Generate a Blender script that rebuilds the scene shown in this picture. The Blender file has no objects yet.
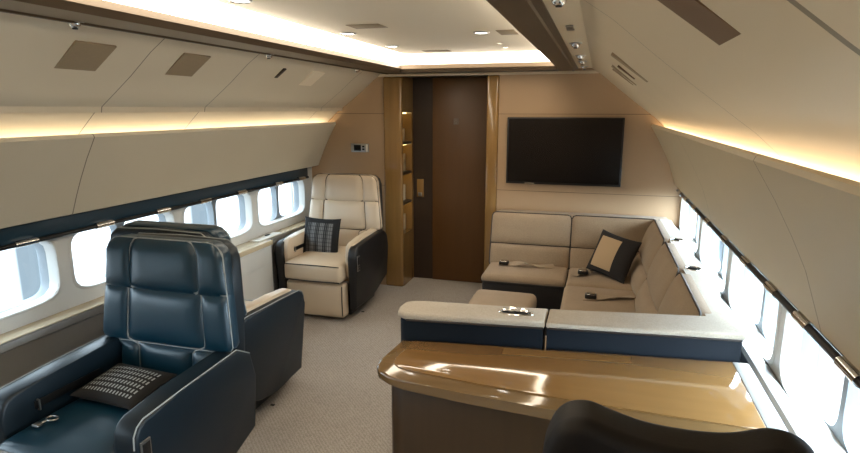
import bpy, bmesh, math, random
from mathutils import Vector, Matrix
random.seed(7)
PI = math.pi
sc = bpy.context.scene
COL = sc.collection

# ------------------------------------------------------------------ camera
cam_d = bpy.data.cameras.new('camera'); cam = bpy.data.objects.new('camera', cam_d); COL.objects.link(cam)
F = 570.0
cam_d.sensor_fit = 'HORIZONTAL'; cam_d.sensor_width = 36.0; cam_d.lens = 36.0 * F / 860.0
cam_d.clip_start = 0.05
th = math.atan(117.5 / F); psi = math.atan(170.0 / F * math.cos(th))
cam.location = (0.94, 0, 1.6)
cam.rotation_euler = (PI / 2 - th, 0, psi)
sc.camera = cam

# ------------------------------------------------------------------ world and exposure
SKY = 12.0; TRAY = 6.2; STRIP = 7.0
W = bpy.data.worlds.new('sky'); sc.world = W; W.use_nodes = True
nt = W.node_tree; nt.nodes.clear()
wo = nt.nodes.new('ShaderNodeOutputWorld'); wb = nt.nodes.new('ShaderNodeBackground')
tc = nt.nodes.new('ShaderNodeTexCoord'); sx = nt.nodes.new('ShaderNodeSeparateXYZ'); rp = nt.nodes.new('ShaderNodeValToRGB')
mr = nt.nodes.new('ShaderNodeMapRange'); mr.inputs[1].default_value = -1; mr.inputs[2].default_value = 1
nt.links.new(tc.outputs['Generated'], sx.inputs[0]); nt.links.new(sx.outputs[2], mr.inputs[0]); nt.links.new(mr.outputs[0], rp.inputs[0])
rp.color_ramp.elements[0].position = 0.47; rp.color_ramp.elements[0].color = (0, 0, 0, 1)
rp.color_ramp.elements[1].position = 0.52; rp.color_ramp.elements[1].color = (1, 1, 1, 1)
def wmix(fac, a, b):
    nd = nt.nodes.new('ShaderNodeMix'); nd.data_type = 'RGBA'; nt.links.new(fac, nd.inputs[0])
    for k, v in ((6, a), (7, b)):
        if isinstance(v, tuple): nd.inputs[k].default_value = (*v, 1)
        else: nt.links.new(v, nd.inputs[k])
    return nd.outputs[2]
sd_ = nt.nodes.new('ShaderNodeMapRange'); sd_.inputs[1].default_value = -0.25; sd_.inputs[2].default_value = 0.25; nt.links.new(sx.outputs[0], sd_.inputs[0])
az = nt.nodes.new('ShaderNodeMath'); az.operation = 'ARCTAN2'; nt.links.new(sx.outputs[0], az.inputs[0]); nt.links.new(sx.outputs[1], az.inputs[1])
nzw = nt.nodes.new('ShaderNodeTexNoise'); nzw.noise_dimensions = '1D'; nzw.inputs['Scale'].default_value = 17; nzw.inputs['Detail'].default_value = 1; nt.links.new(az.outputs[0], nzw.inputs['W'])
bands = nt.nodes.new('ShaderNodeMapRange'); bands.inputs[1].default_value = 0.40; bands.inputs[2].default_value = 0.54; nt.links.new(nzw.outputs[0], bands.inputs[0])
g_left = wmix(bands.outputs[0], (0.022, 0.028, 0.033), (0.15, 0.168, 0.185))
g_right = wmix(bands.outputs[0], (0.024, 0.030, 0.036), (0.085, 0.095, 0.105))
ground = wmix(sd_.outputs[0], g_left, g_right)
upper = wmix(sd_.outputs[0], (0.36, 0.42, 0.47), (1.30, 1.48, 1.62))
skyc = wmix(rp.outputs[0], ground, upper)
nt.links.new(skyc, wb.inputs[0]); wb.inputs[1].default_value = SKY
nt.links.new(wb.outputs[0], wo.inputs[0])
sc.view_settings.view_transform = 'Standard'; sc.view_settings.look = 'None'
sc.view_settings.gamma = 1; sc.view_settings.use_curve_mapping = False
sc.view_settings.exposure = 0.82

# ------------------------------------------------------------------ layout of the cabin (metres, x across, y along the aisle)
BAYS = [(3.84, 4.60), (3.00, 3.77), (2.17, 2.93), (1.34, 2.10), (0.51, 1.27), (-0.32, 0.44), (-1.15, -0.39)]
BAYS_R = [(3.84, 4.72)] + BAYS[1:]
YB = 4.76; YD = 5.08; Y0 = -1.4
WX = 1.59
for s in (-1, 1):                       # light portals: sampling guides at the window openings, they emit nothing
    for (a, b) in (BAYS if s < 0 else BAYS_R):
        ld = bpy.data.lights.new('window_portal', 'AREA'); ld.shape = 'RECTANGLE'; ld.size = b - a; ld.size_y = 0.36
        ld.cycles.is_portal = True
        lo = bpy.data.objects.new('window_portal', ld); COL.objects.link(lo)
        lo.location = (s * 1.80, (a + b) / 2, 0.83)
        d = Vector((-s, 0, 0)); lo.rotation_euler = d.to_track_quat('-Z', 'Z').to_euler()
        lo.rotation_euler = (PI / 2, 0, s * PI / 2)

# ------------------------------------------------------------------ materials
def lin(c):
    return tuple((x / 255 / 12.92 if x / 255 <= 0.04045 else ((x / 255 + 0.055) / 1.055) ** 2.4) for x in c)
class NT:
    def __init__(s, name):
        s.m = bpy.data.materials.new(name); s.m.use_nodes = True; s.t = s.m.node_tree
        s.b = s.t.nodes['Principled BSDF']; s.out = s.t.nodes['Material Output']
    def n(s, typ, **kw):
        nd = s.t.nodes.new(typ)
        for k, v in kw.items(): setattr(nd, k, v)
        return nd
    def l(s, a, b): s.t.links.new(a, b)
    def math(s, op, a, b=None, c=None):
        nd = s.n('ShaderNodeMath', operation=op)
        for i, v in enumerate((a, b, c)):
            if v is None: continue
            if isinstance(v, (int, float)): nd.inputs[i].default_value = v
            else: s.l(v, nd.inputs[i])
        return nd.outputs[0]
    def mix(s, fac, a, b):
        nd = s.n('ShaderNodeMix', data_type='RGBA')
        if isinstance(fac, (int, float)): nd.inputs[0].default_value = fac
        else: s.l(fac, nd.inputs[0])
        for i, v in ((6, a), (7, b)):
            if isinstance(v, tuple): nd.inputs[i].default_value = (*v[:3], 1)
            else: s.l(v, nd.inputs[i])
        return nd.outputs[2]
    def coord(s, kind='Object'):
        return s.n('ShaderNodeTexCoord').outputs[kind]
    def noise(s, vec, scale, detail=2):
        nd = s.n('ShaderNodeTexNoise'); nd.inputs['Scale'].default_value = scale; nd.inputs['Detail'].default_value = detail
        s.l(vec, nd.inputs['Vector']); return nd.outputs[0]
    def bump(s, h, strength, dist=0.002):
        nd = s.n('ShaderNodeBump'); nd.inputs['Strength'].default_value = strength; nd.inputs['Distance'].default_value = dist
        s.l(h, nd.inputs['Height']); s.l(nd.outputs[0], s.b.inputs['Normal'])
    def setp(s, **kw):
        for k, v in kw.items(): s.b.inputs[k].default_value = v

def mat(name, rgb, rough=0.5, metal=0.0, spec=0.5, coat=0.0, var=0.0, vscale=8, bump=0.0, bscale=200):
    t = NT(name); c = lin(rgb)
    t.setp(Roughness=rough, Metallic=metal)
    t.b.inputs['Specular IOR Level'].default_value = spec
    t.b.inputs['Coat Weight'].default_value = coat; t.b.inputs['Coat Roughness'].default_value = 0.06
    t.b.inputs['Base Color'].default_value = (*c, 1)
    co = t.coord('Object')
    if var:
        nz = t.noise(co, vscale, 3)
        t.l(t.mix(nz, tuple(x * (1 - var) for x in c), tuple(min(1, x * (1 + var)) for x in c)), t.b.inputs['Base Color'])
    if bump:
        t.bump(t.noise(co, bscale, 2), bump)
    return t.m
def emat(name, rgb, strength):
    t = NT(name); t.t.nodes.remove(t.b)
    e = t.n('ShaderNodeEmission'); e.inputs[0].default_value = (*rgb, 1); e.inputs[1].default_value = strength
    t.l(e.outputs[0], t.out.inputs[0]); return t.m

def seam_mat(name, rgb, seams, rough=0.45, axis=1, width=0.003, slant=0.0):
    """painted lining panel with thin joints at fixed positions along one axis"""
    t = NT(name); c = lin(rgb)
    t.setp(Roughness=rough); t.b.inputs['Specular IOR Level'].default_value = 0.3
    co = t.coord('Object'); sp = t.n('ShaderNodeSeparateXYZ'); t.l(co, sp.inputs[0])
    v = sp.outputs[axis]
    if slant: v = t.math('ADD', v, t.math('MULTIPLY', sp.outputs[2], slant))
    acc = None
    for p in seams:
        wd = width
        if isinstance(p, tuple): p, wd = p
        q = t.math('LESS_THAN', t.math('ABSOLUTE', t.math('SUBTRACT', v, p)), wd)
        acc = q if acc is None else t.math('MAXIMUM', acc, q)
    nz = t.noise(co, 2.0, 2)
    base = t.mix(nz, tuple(x * 0.95 for x in c), tuple(min(1, x * 1.05) for x in c))
    if acc is not None:
        base = t.mix(acc, base, tuple(x * 0.35 for x in c))
    t.l(base, t.b.inputs['Base Color'])
    t.bump(t.noise(co, 300, 2), 0.04)
    return t.m

def wood_mat(name, rgb, rough=0.16, along=2, contrast=0.25, scale=14, coat=0.5):
    t = NT(name); c = lin(rgb)
    t.setp(Roughness=rough); t.b.inputs['Coat Weight'].default_value = coat; t.b.inputs['Coat Roughness'].default_value = 0.05
    mp = t.n('ShaderNodeMapping'); t.l(t.coord('Object'), mp.inputs[0])
    sc_ = [scale, scale, scale]; sc_[along] = scale * 0.06; mp.inputs['Scale'].default_value = sc_
    nz = t.noise(mp.outputs[0], 2.0, 5)
    t.l(t.mix(nz, tuple(x * (1 - contrast) for x in c), tuple(min(1, x * (1 + contrast)) for x in c)), t.b.inputs['Base Color'])
    return t.m

M = {}
M['panel'] = seam_mat('lining_upper_lit', (212, 203, 184), [2.15, 2.88, 0.75, 4.35], slant=0.0)  # left lining, daylight from the opposite windows put into a lighter tone
M['panel_shaded'] = seam_mat('lining_upper_shaded', (206, 190, 162), [(0.705, 0.008), 1.75], slant=0.0)  # same lining on the right, its shade painted as a darker, warmer tone
M['bin'] = seam_mat('lining_bin_lit', (206, 200, 184), [2.15, 0.6])  # left valance, colour raised for the daylight it catches
M['bin_shaded'] = seam_mat('lining_bin_shaded', (186, 172, 144), [1.64, 3.2])  # same valance finish, with the warm shade of the right side in its colour
M['bulk'] = seam_mat('lining_bulkhead', (170, 143, 113), [0.93, 1.56], axis=2, width=0.0022)
M['side'] = mat('lining_sidewall', (206, 206, 202), 0.4, spec=0.4, var=0.03)
M['outer_frame'] = mat('window_outer_frame', (122, 130, 136), 0.5, var=0.03)
M['dado'] = mat('lining_dado', (150, 150, 148), 0.5, var=0.03)
M['ceil'] = mat('lining_ceiling', (236, 226, 206), 0.5, spec=0.3, var=0.03, vscale=2)
M['soffit'] = mat('soffit_bronze', (92, 78, 62), 0.42, metal=0.25, var=0.06, vscale=3)
M['cream_trim'] = mat('cream_trim', (214, 200, 174), 0.4, var=0.03)
M['navy'] = mat('navy_leather', (11, 48, 66), 0.31, spec=0.6, var=0.12, vscale=5, bump=0.12, bscale=160)
M['navy_shell'] = mat('navy_shell_leather', (12, 27, 37), 0.42, spec=0.4, var=0.12, vscale=5, bump=0.1, bscale=160)
M['black_leather'] = mat('black_leather', (27, 27, 28), 0.42, spec=0.45, var=0.12, vscale=6, bump=0.12, bscale=160)
M['brown_leather'] = mat('dark_brown_leather', (19, 15, 13), 0.55, spec=0.3, var=0.12, vscale=6, bump=0.12, bscale=160)
M['sofa_navy'] = mat('navy_sofa_leather', (13, 21, 30), 0.6, spec=0.15, var=0.1, vscale=5, bump=0.1, bscale=160)
M['sofa_base'] = mat('sofa_base_leather', (34, 29, 27), 0.5, var=0.1, bump=0.1)
M['cream'] = mat('cream_leather', (200, 182, 158), 0.38, spec=0.45, var=0.06, vscale=6, bump=0.08, bscale=160)
M['pipe_light'] = mat('pale_piping', (146, 152, 154), 0.5)
M['pipe_dark'] = mat('dark_piping', (36, 28, 24), 0.5)
M['chrome'] = mat('chrome', (225, 225, 225), 0.14, metal=1.0)
M['brushed'] = mat('brushed_steel', (170, 170, 168), 0.3, metal=1.0)
M['dark_metal'] = mat('dark_metal', (42, 42, 44), 0.35, metal=0.6)
M['black'] = mat('black_plastic', (16, 16, 17), 0.4)
M['screen'] = mat('dark_screen', (18, 14, 13), 0.22, spec=0.3)
M['fascia'] = mat('navy_fascia', (32, 58, 76), 0.35, spec=0.5, var=0.06)
M['grille'] = mat('speaker_grille', (146, 130, 106), 0.7, var=0.08, vscale=90, bump=0.3, bscale=500)
M['grille_brown'] = mat('brown_grille', (104, 80, 56), 0.7, var=0.08, vscale=90, bump=0.3, bscale=500)
M['wood'] = wood_mat('lacquered_walnut', (138, 106, 62), along=2)
M['wood_door'] = wood_mat('lacquered_door', (88, 58, 24), along=2, contrast=0.12, rough=0.42, coat=0.0)
M['wood_dark'] = wood_mat('dark_jamb', (46, 32, 20), along=2, rough=0.5, coat=0.0)
M['wood_desk'] = wood_mat('desk_body', (62, 44, 22), along=2, rough=0.4, coat=0.0)
M['desk_border'] = wood_mat('desk_border', (112, 88, 56), along=0, rough=0.1)
M['desk_top'] = wood_mat('desk_inlay', (130, 98, 58), along=0, rough=0.1, contrast=0.12)
M['ledge_top'] = wood_mat('ledge_veneer', (206, 190, 160), along=1, rough=0.25, contrast=0.1)
M['white_item'] = mat('white_plastic', (226, 224, 216), 0.4)
M['niche'] = wood_mat('niche_veneer', (168, 128, 56), along=2, rough=0.4)

def carpet():
    t = NT('carpet'); t.setp(Roughness=1.0); t.b.inputs['Specular IOR Level'].default_value = 0.1
    co = t.coord('Object')
    wv = t.n('ShaderNodeTexWave', wave_type='BANDS', bands_direction='DIAGONAL'); t.l(co, wv.inputs[0])
    wv.inputs['Scale'].default_value = 28; wv.inputs['Distortion'].default_value = 7; wv.inputs['Detail'].default_value = 2; wv.inputs['Detail Scale'].default_value = 3
    nz = t.noise(co, 260, 2); big = t.noise(co, 2.5, 2)
    h = t.math('ADD', t.math('MULTIPLY', wv.outputs[1], 0.6), t.math('MULTIPLY', nz, 0.5))
    c = t.mix(h, lin((146, 140, 134)), lin((188, 182, 176)))
    t.l(t.mix(t.math('MULTIPLY', big, 0.25), c, lin((126, 117, 108))), t.b.inputs['Base Color'])
    t.bump(h, 0.5, 0.004); return t.m
M['carpet'] = carpet()
def fabric(name, a, b, s=180):
    t = NT(name); t.setp(Roughness=0.95); t.b.inputs['Specular IOR Level'].default_value = 0.15
    t.b.inputs['Sheen Weight'].default_value = 0.15
    co = t.coord('Object'); nz = t.noise(co, s, 3); n2 = t.noise(co, 9, 2)
    f = t.math('ADD', t.math('MULTIPLY', nz, 0.8), t.math('MULTIPLY', n2, 0.35))
    t.l(t.mix(f, lin(a), lin(b)), t.b.inputs['Base Color']); t.bump(nz, 0.35, 0.002); return t.m
M['sofa'] = fabric('sofa_chenille', (126, 108, 88), (164, 144, 120))
M['sofa_top'] = fabric('sofa_top_chenille', (146, 136, 122), (188, 180, 166))
M['belt'] = fabric('belt_webbing', (120, 102, 84), (176, 158, 134), 300)
def woven(name, dashes):
    """black cushion cloth with a grey woven block in the middle"""
    t = NT(name); t.setp(Roughness=0.9); co = t.coord('Object'); sp = t.n('ShaderNodeSeparateXYZ'); t.l(co, sp.inputs[0])
    X, Yv = sp.outputs[0], sp.outputs[1]
    def stripes(v, f, duty):
        return t.math('LESS_THAN', t.math('FRACT', t.math('MULTIPLY', v, f)), duty)
    if dashes:
        m = t.math('MULTIPLY', stripes(X, 62, 0.45), stripes(Yv, 34, 0.62))
        box = t.math('MULTIPLY', t.math('LESS_THAN', t.math('ABSOLUTE', X), 0.125), t.math('LESS_THAN', t.math('ABSOLUTE', Yv), 0.085))
    else:
        m = t.math('MULTIPLY', t.math('ADD', t.math('MULTIPLY', stripes(X, 60, 0.5), 0.5), t.math('MULTIPLY', stripes(X, 13, 0.5), 0.5)),
                   t.math('ADD', 0.5, t.math('MULTIPLY', stripes(Yv, 32, 0.75), 0.5)))
        box = t.math('MULTIPLY', t.math('LESS_THAN', t.math('ABSOLUTE', X), 0.115), t.math('LESS_THAN', t.math('ABSOLUTE', Yv), 0.12))
    t.l(t.mix(t.math('MULTIPLY', m, box), lin((22, 22, 24)), lin((112, 112, 112)) if not dashes else lin((150, 156, 158))), t.b.inputs['Base Color'])
    t.bump(t.noise(co, 240, 2), 0.3); return t.m
M['woven_plaid'] = woven('woven_plaid', False); M['woven_dash'] = woven('woven_dash', True)
def two_tone():
    t = NT('two_tone_cushion'); t.setp(Roughness=0.9); co = t.coord('Object'); sp = t.n('ShaderNodeSeparateXYZ'); t.l(co, sp.inputs[0])
    X, Yv = sp.outputs[0], sp.outputs[1]
    a = t.math('MULTIPLY', t.math('GREATER_THAN', X, -0.125), t.math('LESS_THAN', X, 0.045))
    b = t.math('LESS_THAN', t.math('ABSOLUTE', t.math('ADD', Yv, 0.0)), 0.112)
    t.l(t.mix(t.math('MULTIPLY', a, b), lin((34, 30, 29)), lin((176, 150, 116))), t.b.inputs['Base Color'])
    t.bump(t.noise(co, 260, 2), 0.3); return t.m
M['two_tone'] = two_tone()
def glass():
    t = NT('window_glass'); t.t.nodes.remove(t.b)
    tr = t.n('ShaderNodeBsdfTransparent'); tr.inputs[0].default_value = (0.93, 0.96, 0.97, 1)
    gl = t.n('ShaderNodeBsdfGlossy'); gl.inputs['Roughness'].default_value = 0.03
    fr = t.n('ShaderNodeFresnel'); fr.inputs[0].default_value = 1.45; mx = t.n('ShaderNodeMixShader')
    ge = t.n('ShaderNodeNewGeometry'); t.l(t.math('MULTIPLY', fr.outputs[0], t.math('SUBTRACT', 1.0, ge.outputs['Backfacing'])), mx.inputs[0]); t.l(tr.outputs[0], mx.inputs[1]); t.l(gl.outputs[0], mx.inputs[2]); t.l(mx.outputs[0], t.out.inputs[0]); return t.m
M['glass'] = glass()
M['led_tray'] = emat('tray_diffuser_glow', (1.0, 0.86, 0.67), TRAY)
M['led_strip'] = emat('warm_led', (1.0, 0.82, 0.58), STRIP)
M['led_spot'] = emat('spot_lens', (1.0, 0.93, 0.82), 9.0)
M['led_niche'] = emat('niche_led', (1.0, 0.75, 0.3), 3.0)

# ------------------------------------------------------------------ mesh helpers
def link(name, bm, m, parent=None, loc=(0, 0, 0), rot=(0, 0, 0), smooth=True, angle=40):
    bmesh.ops.recalc_face_normals(bm, faces=bm.faces[:])
    me = bpy.data.meshes.new(name); bm.to_mesh(me); bm.free()
    if smooth:
        for p in me.polygons: p.use_smooth = True
        me.set_sharp_from_angle(angle=math.radians(angle))
    me.materials.append(M[m] if isinstance(m, str) else m)
    o = bpy.data.objects.new(name, me); COL.objects.link(o); o.location = loc; o.rotation_euler = rot
    if parent is not None: o.parent = parent
    return o
def tag(o, label, cat, group=None, kind=None):
    o['label'] = label; o['category'] = cat
    if group: o['group'] = group
    if kind: o['kind'] = kind
    return o
def thing(name, label, cat, loc=(0, 0, 0), rz=0, group=None):
    o = bpy.data.objects.new(name, None); COL.objects.link(o); o.location = loc; o.rotation_euler = (0, 0, rz)
    o.empty_display_size = 0.1
    return tag(o, label, cat, group)
def struct(name, bm, m, label, cat, smooth=False):
    o = link(name, bm, m, smooth=smooth); return tag(o, label, cat, kind='structure')
def NB(): return bmesh.new()
def box(bm, x0, x1, y0, y1, z0, z1):
    v = [bm.verts.new((x, y, z)) for x in (x0, x1) for y in (y0, y1) for z in (z0, z1)]
    for f in ((0, 1, 3, 2), (4, 6, 7, 5), (0, 4, 5, 1), (2, 3, 7, 6), (0, 2, 6, 4), (1, 5, 7, 3)):
        bm.faces.new([v[i] for i in f])
    return bm
def rbox(bm, x0, x1, y0, y1, z0, z1, r=0.02, seg=3, mid=6, crown=0.0, fcrown=0.0):
    """rounded box; crown swells the top face, fcrown the two y faces"""
    lo = (x0, y0, z0); hi = (x1, y1, z1); ax = []
    for a, b in zip(lo, hi):
        rr = min(r, (b - a) / 2 * 0.999)
        l = [a + rr * (1 - math.cos(i / seg * PI / 2)) for i in range(seg)]
        m_ = [a + rr + (b - a - 2 * rr) * i / mid for i in range(mid + 1)]
        h = [b - rr * (1 - math.cos(i / seg * PI / 2)) for i in range(seg - 1, -1, -1)]
        ax.append((l + m_ + h, rr))
    N = [len(a[0]) for a in ax]; V = {}
    rmin = min(a[1] for a in ax)
    def vert(i, j, k):
        key = (i, j, k)
        if key in V: return V[key]
        p = Vector((ax[0][0][i], ax[1][0][j], ax[2][0][k]))
        q = Vector([min(max(p[d], lo[d] + rmin), hi[d] - rmin) for d in range(3)])
        dlt = p - q
        if dlt.length > 1e-9: p = q + dlt.normalized() * rmin
        u = (p.x - x0) / (x1 - x0) * 2 - 1; w = (p.y - y0) / (y1 - y0) * 2 - 1; t = (p.z - z0) / (z1 - z0)
        cz = (1 - u ** 4) * (1 - w ** 4)
        if crown: p.z += crown * max(0, cz) * max(0, t)
        if fcrown: p.y += fcrown * w * (1 - u ** 4) * (1 - (2 * t - 1) ** 4)
        V[key] = bm.verts.new(p); return V[key]
    for d in range(3):
        a, b = [(1, 2), (0, 2), (0, 1)][d]
        for e in (0, N[d] - 1):
            for i in range(N[a] - 1):
                for j in range(N[b] - 1):
                    f = []
                    for (ii, jj) in ((i, j), (i + 1, j), (i + 1, j + 1), (i, j + 1)):
                        k = [0, 0, 0]; k[d] = e; k[a] = ii; k[b] = jj; f.append(vert(*k))
                    try: bm.faces.new(f)
                    except ValueError: pass
    return bm
def prism(bm, pts, axis, a, b, bevel=0.0, seg=2):
    """closed outline extruded from a to b along axis (0 x, 1 y, 2 z)"""
    def P(p, t):
        return {0: (t, p[0], p[1]), 1: (p[0], t, p[1]), 2: (p[0], p[1], t)}[axis]
    A = [bm.verts.new(P(p, a)) for p in pts]; B = [bm.verts.new(P(p, b)) for p in pts]; n = len(pts)
    fs = [bm.faces.new(A), bm.faces.new(B[::-1])]
    for i in range(n): fs.append(bm.faces.new((A[i], B[i], B[(i + 1) % n], A[(i + 1) % n])))
    if bevel:
        es = list(set(e for f in fs[:2] for e in f.edges))
        bmesh.ops.bevel(bm, geom=es, offset=bevel, segments=seg, affect='EDGES', profile=0.5)
    return bm
def tube(bm, pts, r, n=8, closed=False, cap=True):
    pts = [Vector(p) for p in pts]; rings = []; L = len(pts)
    up = Vector((0, 0, 1)); prev = None
    for i, p in enumerate(pts):
        a = pts[i - 1] if (i > 0 or closed) else p; b = pts[(i + 1) % L] if (i < L - 1 or closed) else p
        t = (b - a)
        if t.length < 1e-9: t = Vector((0, 1, 0))
        t.normalize()
        if prev is None:
            s = t.cross(up if abs(t.dot(up)) < 0.9 else Vector((1, 0, 0)))
        else:
            s = prev - t * prev.dot(t)
        s.normalize(); prev = s; q = t.cross(s)
        rings.append([bm.verts.new(p + r * (math.cos(2 * PI * k / n) * s + math.sin(2 * PI * k / n) * q)) for k in range(n)])
    for i in range(L if closed else L - 1):
        A, B = rings[i], rings[(i + 1) % L]
        for k in range(n): bm.faces.new((A[k], A[(k + 1) % n], B[(k + 1) % n], B[k]))
    if cap and not closed:
        bm.faces.new(rings[0][::-1]); bm.faces.new(rings[-1])
    return bm
def lathe(bm, prof, n=20, c=(0, 0, 0), axis=2):
    rings = []
    for r, h in prof:
        ring = []
        for k in range(n):
            a, b = r * math.cos(2 * PI * k / n), r * math.sin(2 * PI * k / n)
            p = {2: (a, b, h), 1: (a, h, b), 0: (h, a, b)}[axis]
            ring.append(bm.verts.new((p[0] + c[0], p[1] + c[1], p[2] + c[2])))
        rings.append(ring)
    for A, B in zip(rings, rings[1:]):
        for k in range(n): bm.faces.new((A[k], A[(k + 1) % n], B[(k + 1) % n], B[k]))
    bm.faces.new(rings[0][::-1]); bm.faces.new(rings[-1]); return bm
def rrect(cx, cy, hw, hh, r, n=6):
    out = []
    for (sx_, sy_, a0) in ((1, 1, 0), (-1, 1, 90), (-1, -1, 180), (1, -1, 270)):
        for i in range(n + 1):
            a = math.radians(a0 + 90 * i / n)
            out.append((cx + sx_ * (hw - r) + r * math.cos(a), cy + sy_ * (hh - r) + r * math.sin(a)))
    return out
def smoothstep(t):
    t = max(0, min(1, t)); return t * t * (3 - 2 * t)

def pad(W_, H_, cols, rows, bulge, thick, rtop=0.06, rbot=0.02, recline=0.0, wbot=1.0, nu=10, nv=9, pw=4, wing=False):
    """upholstered panel standing in xz, front to -y, split by seams at cols (0..1) and rows (0..1); returns bmesh and seam polylines"""
    bm = NB()
    def grid(bounds, n):
        g = []
        for a, b in zip(bounds, bounds[1:]):
            for i in range(n): g.append((a + (b - a) * (0.5 - 0.5 * math.cos(PI * i / n)), (i / n)))
        g.append((1.0, 0.0)); return g
    U = grid([0] + cols + [1], nu); V = grid([0] + rows + [1], nv)
    def cell(v, bounds):
        for a, b in zip(bounds, bounds[1:]):
            if a <= v <= b: return (v - a) / (b - a)
        return 0
    bu = [0] + cols + [1]; bv = [0] + rows + [1]
    def w(v):
        z = v * H_; k = wbot + (1 - wbot) * v
        if wing: k = 0.80 + (k - 0.80) * smoothstep((v - 0.27) / 0.06)
        d = 0
        if z > H_ - rtop: d = rtop - math.sqrt(max(0, rtop ** 2 - (z - (H_ - rtop)) ** 2))
        elif z < rbot: d = rbot - math.sqrt(max(0, rbot ** 2 - (rbot - z) ** 2))
        return W_ * k - 2 * d
    def P(u, v, off=0.0):
        fu = 1 - abs(2 * cell(u, bu) - 1) ** pw; fv = 1 - abs(2 * cell(v, bv) - 1) ** pw
        dsp = bulge * math.sqrt(max(0, fu * fv))
        return Vector(((u - 0.5) * w(v), -dsp - off + recline * v * H_, v * H_))
    G = [[bm.verts.new(P(u, v)) for (u, _) in U] for (v, _) in V]
    for i in range(len(V) - 1):
        for j in range(len(U) - 1): bm.faces.new((G[i][j], G[i][j + 1], G[i + 1][j + 1], G[i + 1][j]))
    per = G[0][:] + [r[-1] for r in G[1:-1]] + G[-1][::-1] + [r[0] for r in G[-2:0:-1]]
    cxx, czz = 0, H_ / 2
    def ring(f, y):
        return [bm.verts.new((v.co.x * f, recline * v.co.z + y, czz + (v.co.z - czz) * f)) for v in per]
    R = [per, ring(1.0, thick * 0.55), ring(0.985, thick * 0.85), ring(0.93, thick)]
    for A, B in zip(R, R[1:]):
        for k in range(len(per)): bm.faces.new((A[k], A[(k + 1) % len(per)], B[(k + 1) % len(per)], B[k]))
    bm.faces.new(R[-1])
    lines = []
    for c in cols: lines.append([P(c, v, 0.0045) for (v, _) in V])
    for r in rows: lines.append([P(u, r, 0.0045) for (u, _) in U])
    outl = [v.co.copy() + Vector((0, -0.002, 0)) for v in per]
    return bm, lines, outl
def smooth_loop(pts, n=6):
    """closed Catmull-Rom curve through pts"""
    out = []; L = len(pts)
    for i in range(L):
        p0, p1, p2, p3 = [Vector(pts[(i + k) % L]) for k in (-1, 0, 1, 2)]
        for q in range(n):
            t = q / n
            out.append(0.5 * ((2 * p1) + (p2 - p0) * t + (2 * p0 - 5 * p1 + 4 * p2 - p3) * t * t + (3 * p1 - p0 - 3 * p2 + p3) * t ** 3))
    return out
def soft_slab(bm, pts, y0, y1, r):
    """upright slab with the outline pts in xz and well rounded rims"""
    n = len(pts); N_ = []
    for i in range(n):
        d = (pts[(i + 1) % n] - pts[i - 1]).normalized(); N_.append(Vector((d.y, -d.x)))
    area = sum(pts[i].x * pts[(i + 1) % n].y - pts[(i + 1) % n].x * pts[i].y for i in range(n)); sg = 1 if area > 0 else -1
    rings = []
    for (ins, y) in [(r * (1 - math.sin(a)), y0 + r * (1 - math.cos(a))) for a in [PI / 2 * k / 5 for k in range(6)]] + [(r * (1 - math.cos(a)), y1 - r * (1 - math.sin(a))) for a in [PI / 2 * k / 5 for k in range(6)]]:
        rings.append([bm.verts.new((p.x - sg * q.x * ins, y, p.y - sg * q.y * ins)) for p, q in zip(pts, N_)])
    for A, B in zip(rings, rings[1:]):
        for k in range(n): bm.faces.new((A[k], A[(k + 1) % n], B[(k + 1) % n], B[k]))
    bm.faces.new(rings[0]); bm.faces.new(rings[-1][::-1])
def pillow(w, h, t, n=14, ear=0.07):
    """cushion lying in xy, pointed corners"""
    bm = NB(); T = []; B = []
    for j in range(n + 1):
        rt, rb = [], []
        for i in range(n + 1):
            x = -math.cos(PI * i / n); y = -math.cos(PI * j / n)
            X = x * w / 2 * (1 - ear * (1 - y * y)); Y = y * h / 2 * (1 - ear * (1 - x * x))
            z = t / 2 * (max(0, 1 - x ** 2) * max(0, 1 - y ** 2)) ** 0.42
            edge = i in (0, n) or j in (0, n)
            a = bm.verts.new((X, Y, z)); rt.append(a); rb.append(a if edge else bm.verts.new((X, Y, -z)))
        T.append(rt); B.append(rb)
    for j in range(n):
        for i in range(n):
            bm.faces.new((T[j][i], T[j][i + 1], T[j + 1][i + 1], T[j + 1][i]))
            bm.faces.new((B[j][i], B[j + 1][i], B[j + 1][i + 1], B[j][i + 1]))
    return bm

# ------------------------------------------------------------------ floor, bulkhead, ceiling
bm = NB(); box(bm, -1.72, 1.72, Y0, 5.35, -0.05, 0.0)
struct('floor', bm, 'carpet', 'pale grey brown patterned carpet of the cabin floor', 'floor')

bm = NB()                                                    # bulkhead left of the passage
box(bm, -1.80, -0.87, YB, YB + 0.12, 0, 2.10)
struct('wall_back_left', bm, 'bulk', 'beige bulkhead behind the cream recliner, left of the wooden passage', 'wall')
bm = NB()
box(bm, 0.14, 1.80, YB, YB + 0.12, 0, 2.10)
struct('wall_back_right', bm, 'bulk', 'beige bulkhead carrying the television behind the corner sofa', 'wall')
bm = NB(); box(bm, -0.87, 0.14, YB + 0.01, YB + 0.5, 1.875, 2.10)
struct('wall_back_header', bm, 'wood_dark', 'dark header above the passage door', 'wall')
bm = NB(); box(bm, -1.9, 1.9, Y0 - 0.1, Y0, -0.05, 2.3)
struct('wall_front', bm, 'bulk', 'plain beige partition behind the camera', 'wall')

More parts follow.
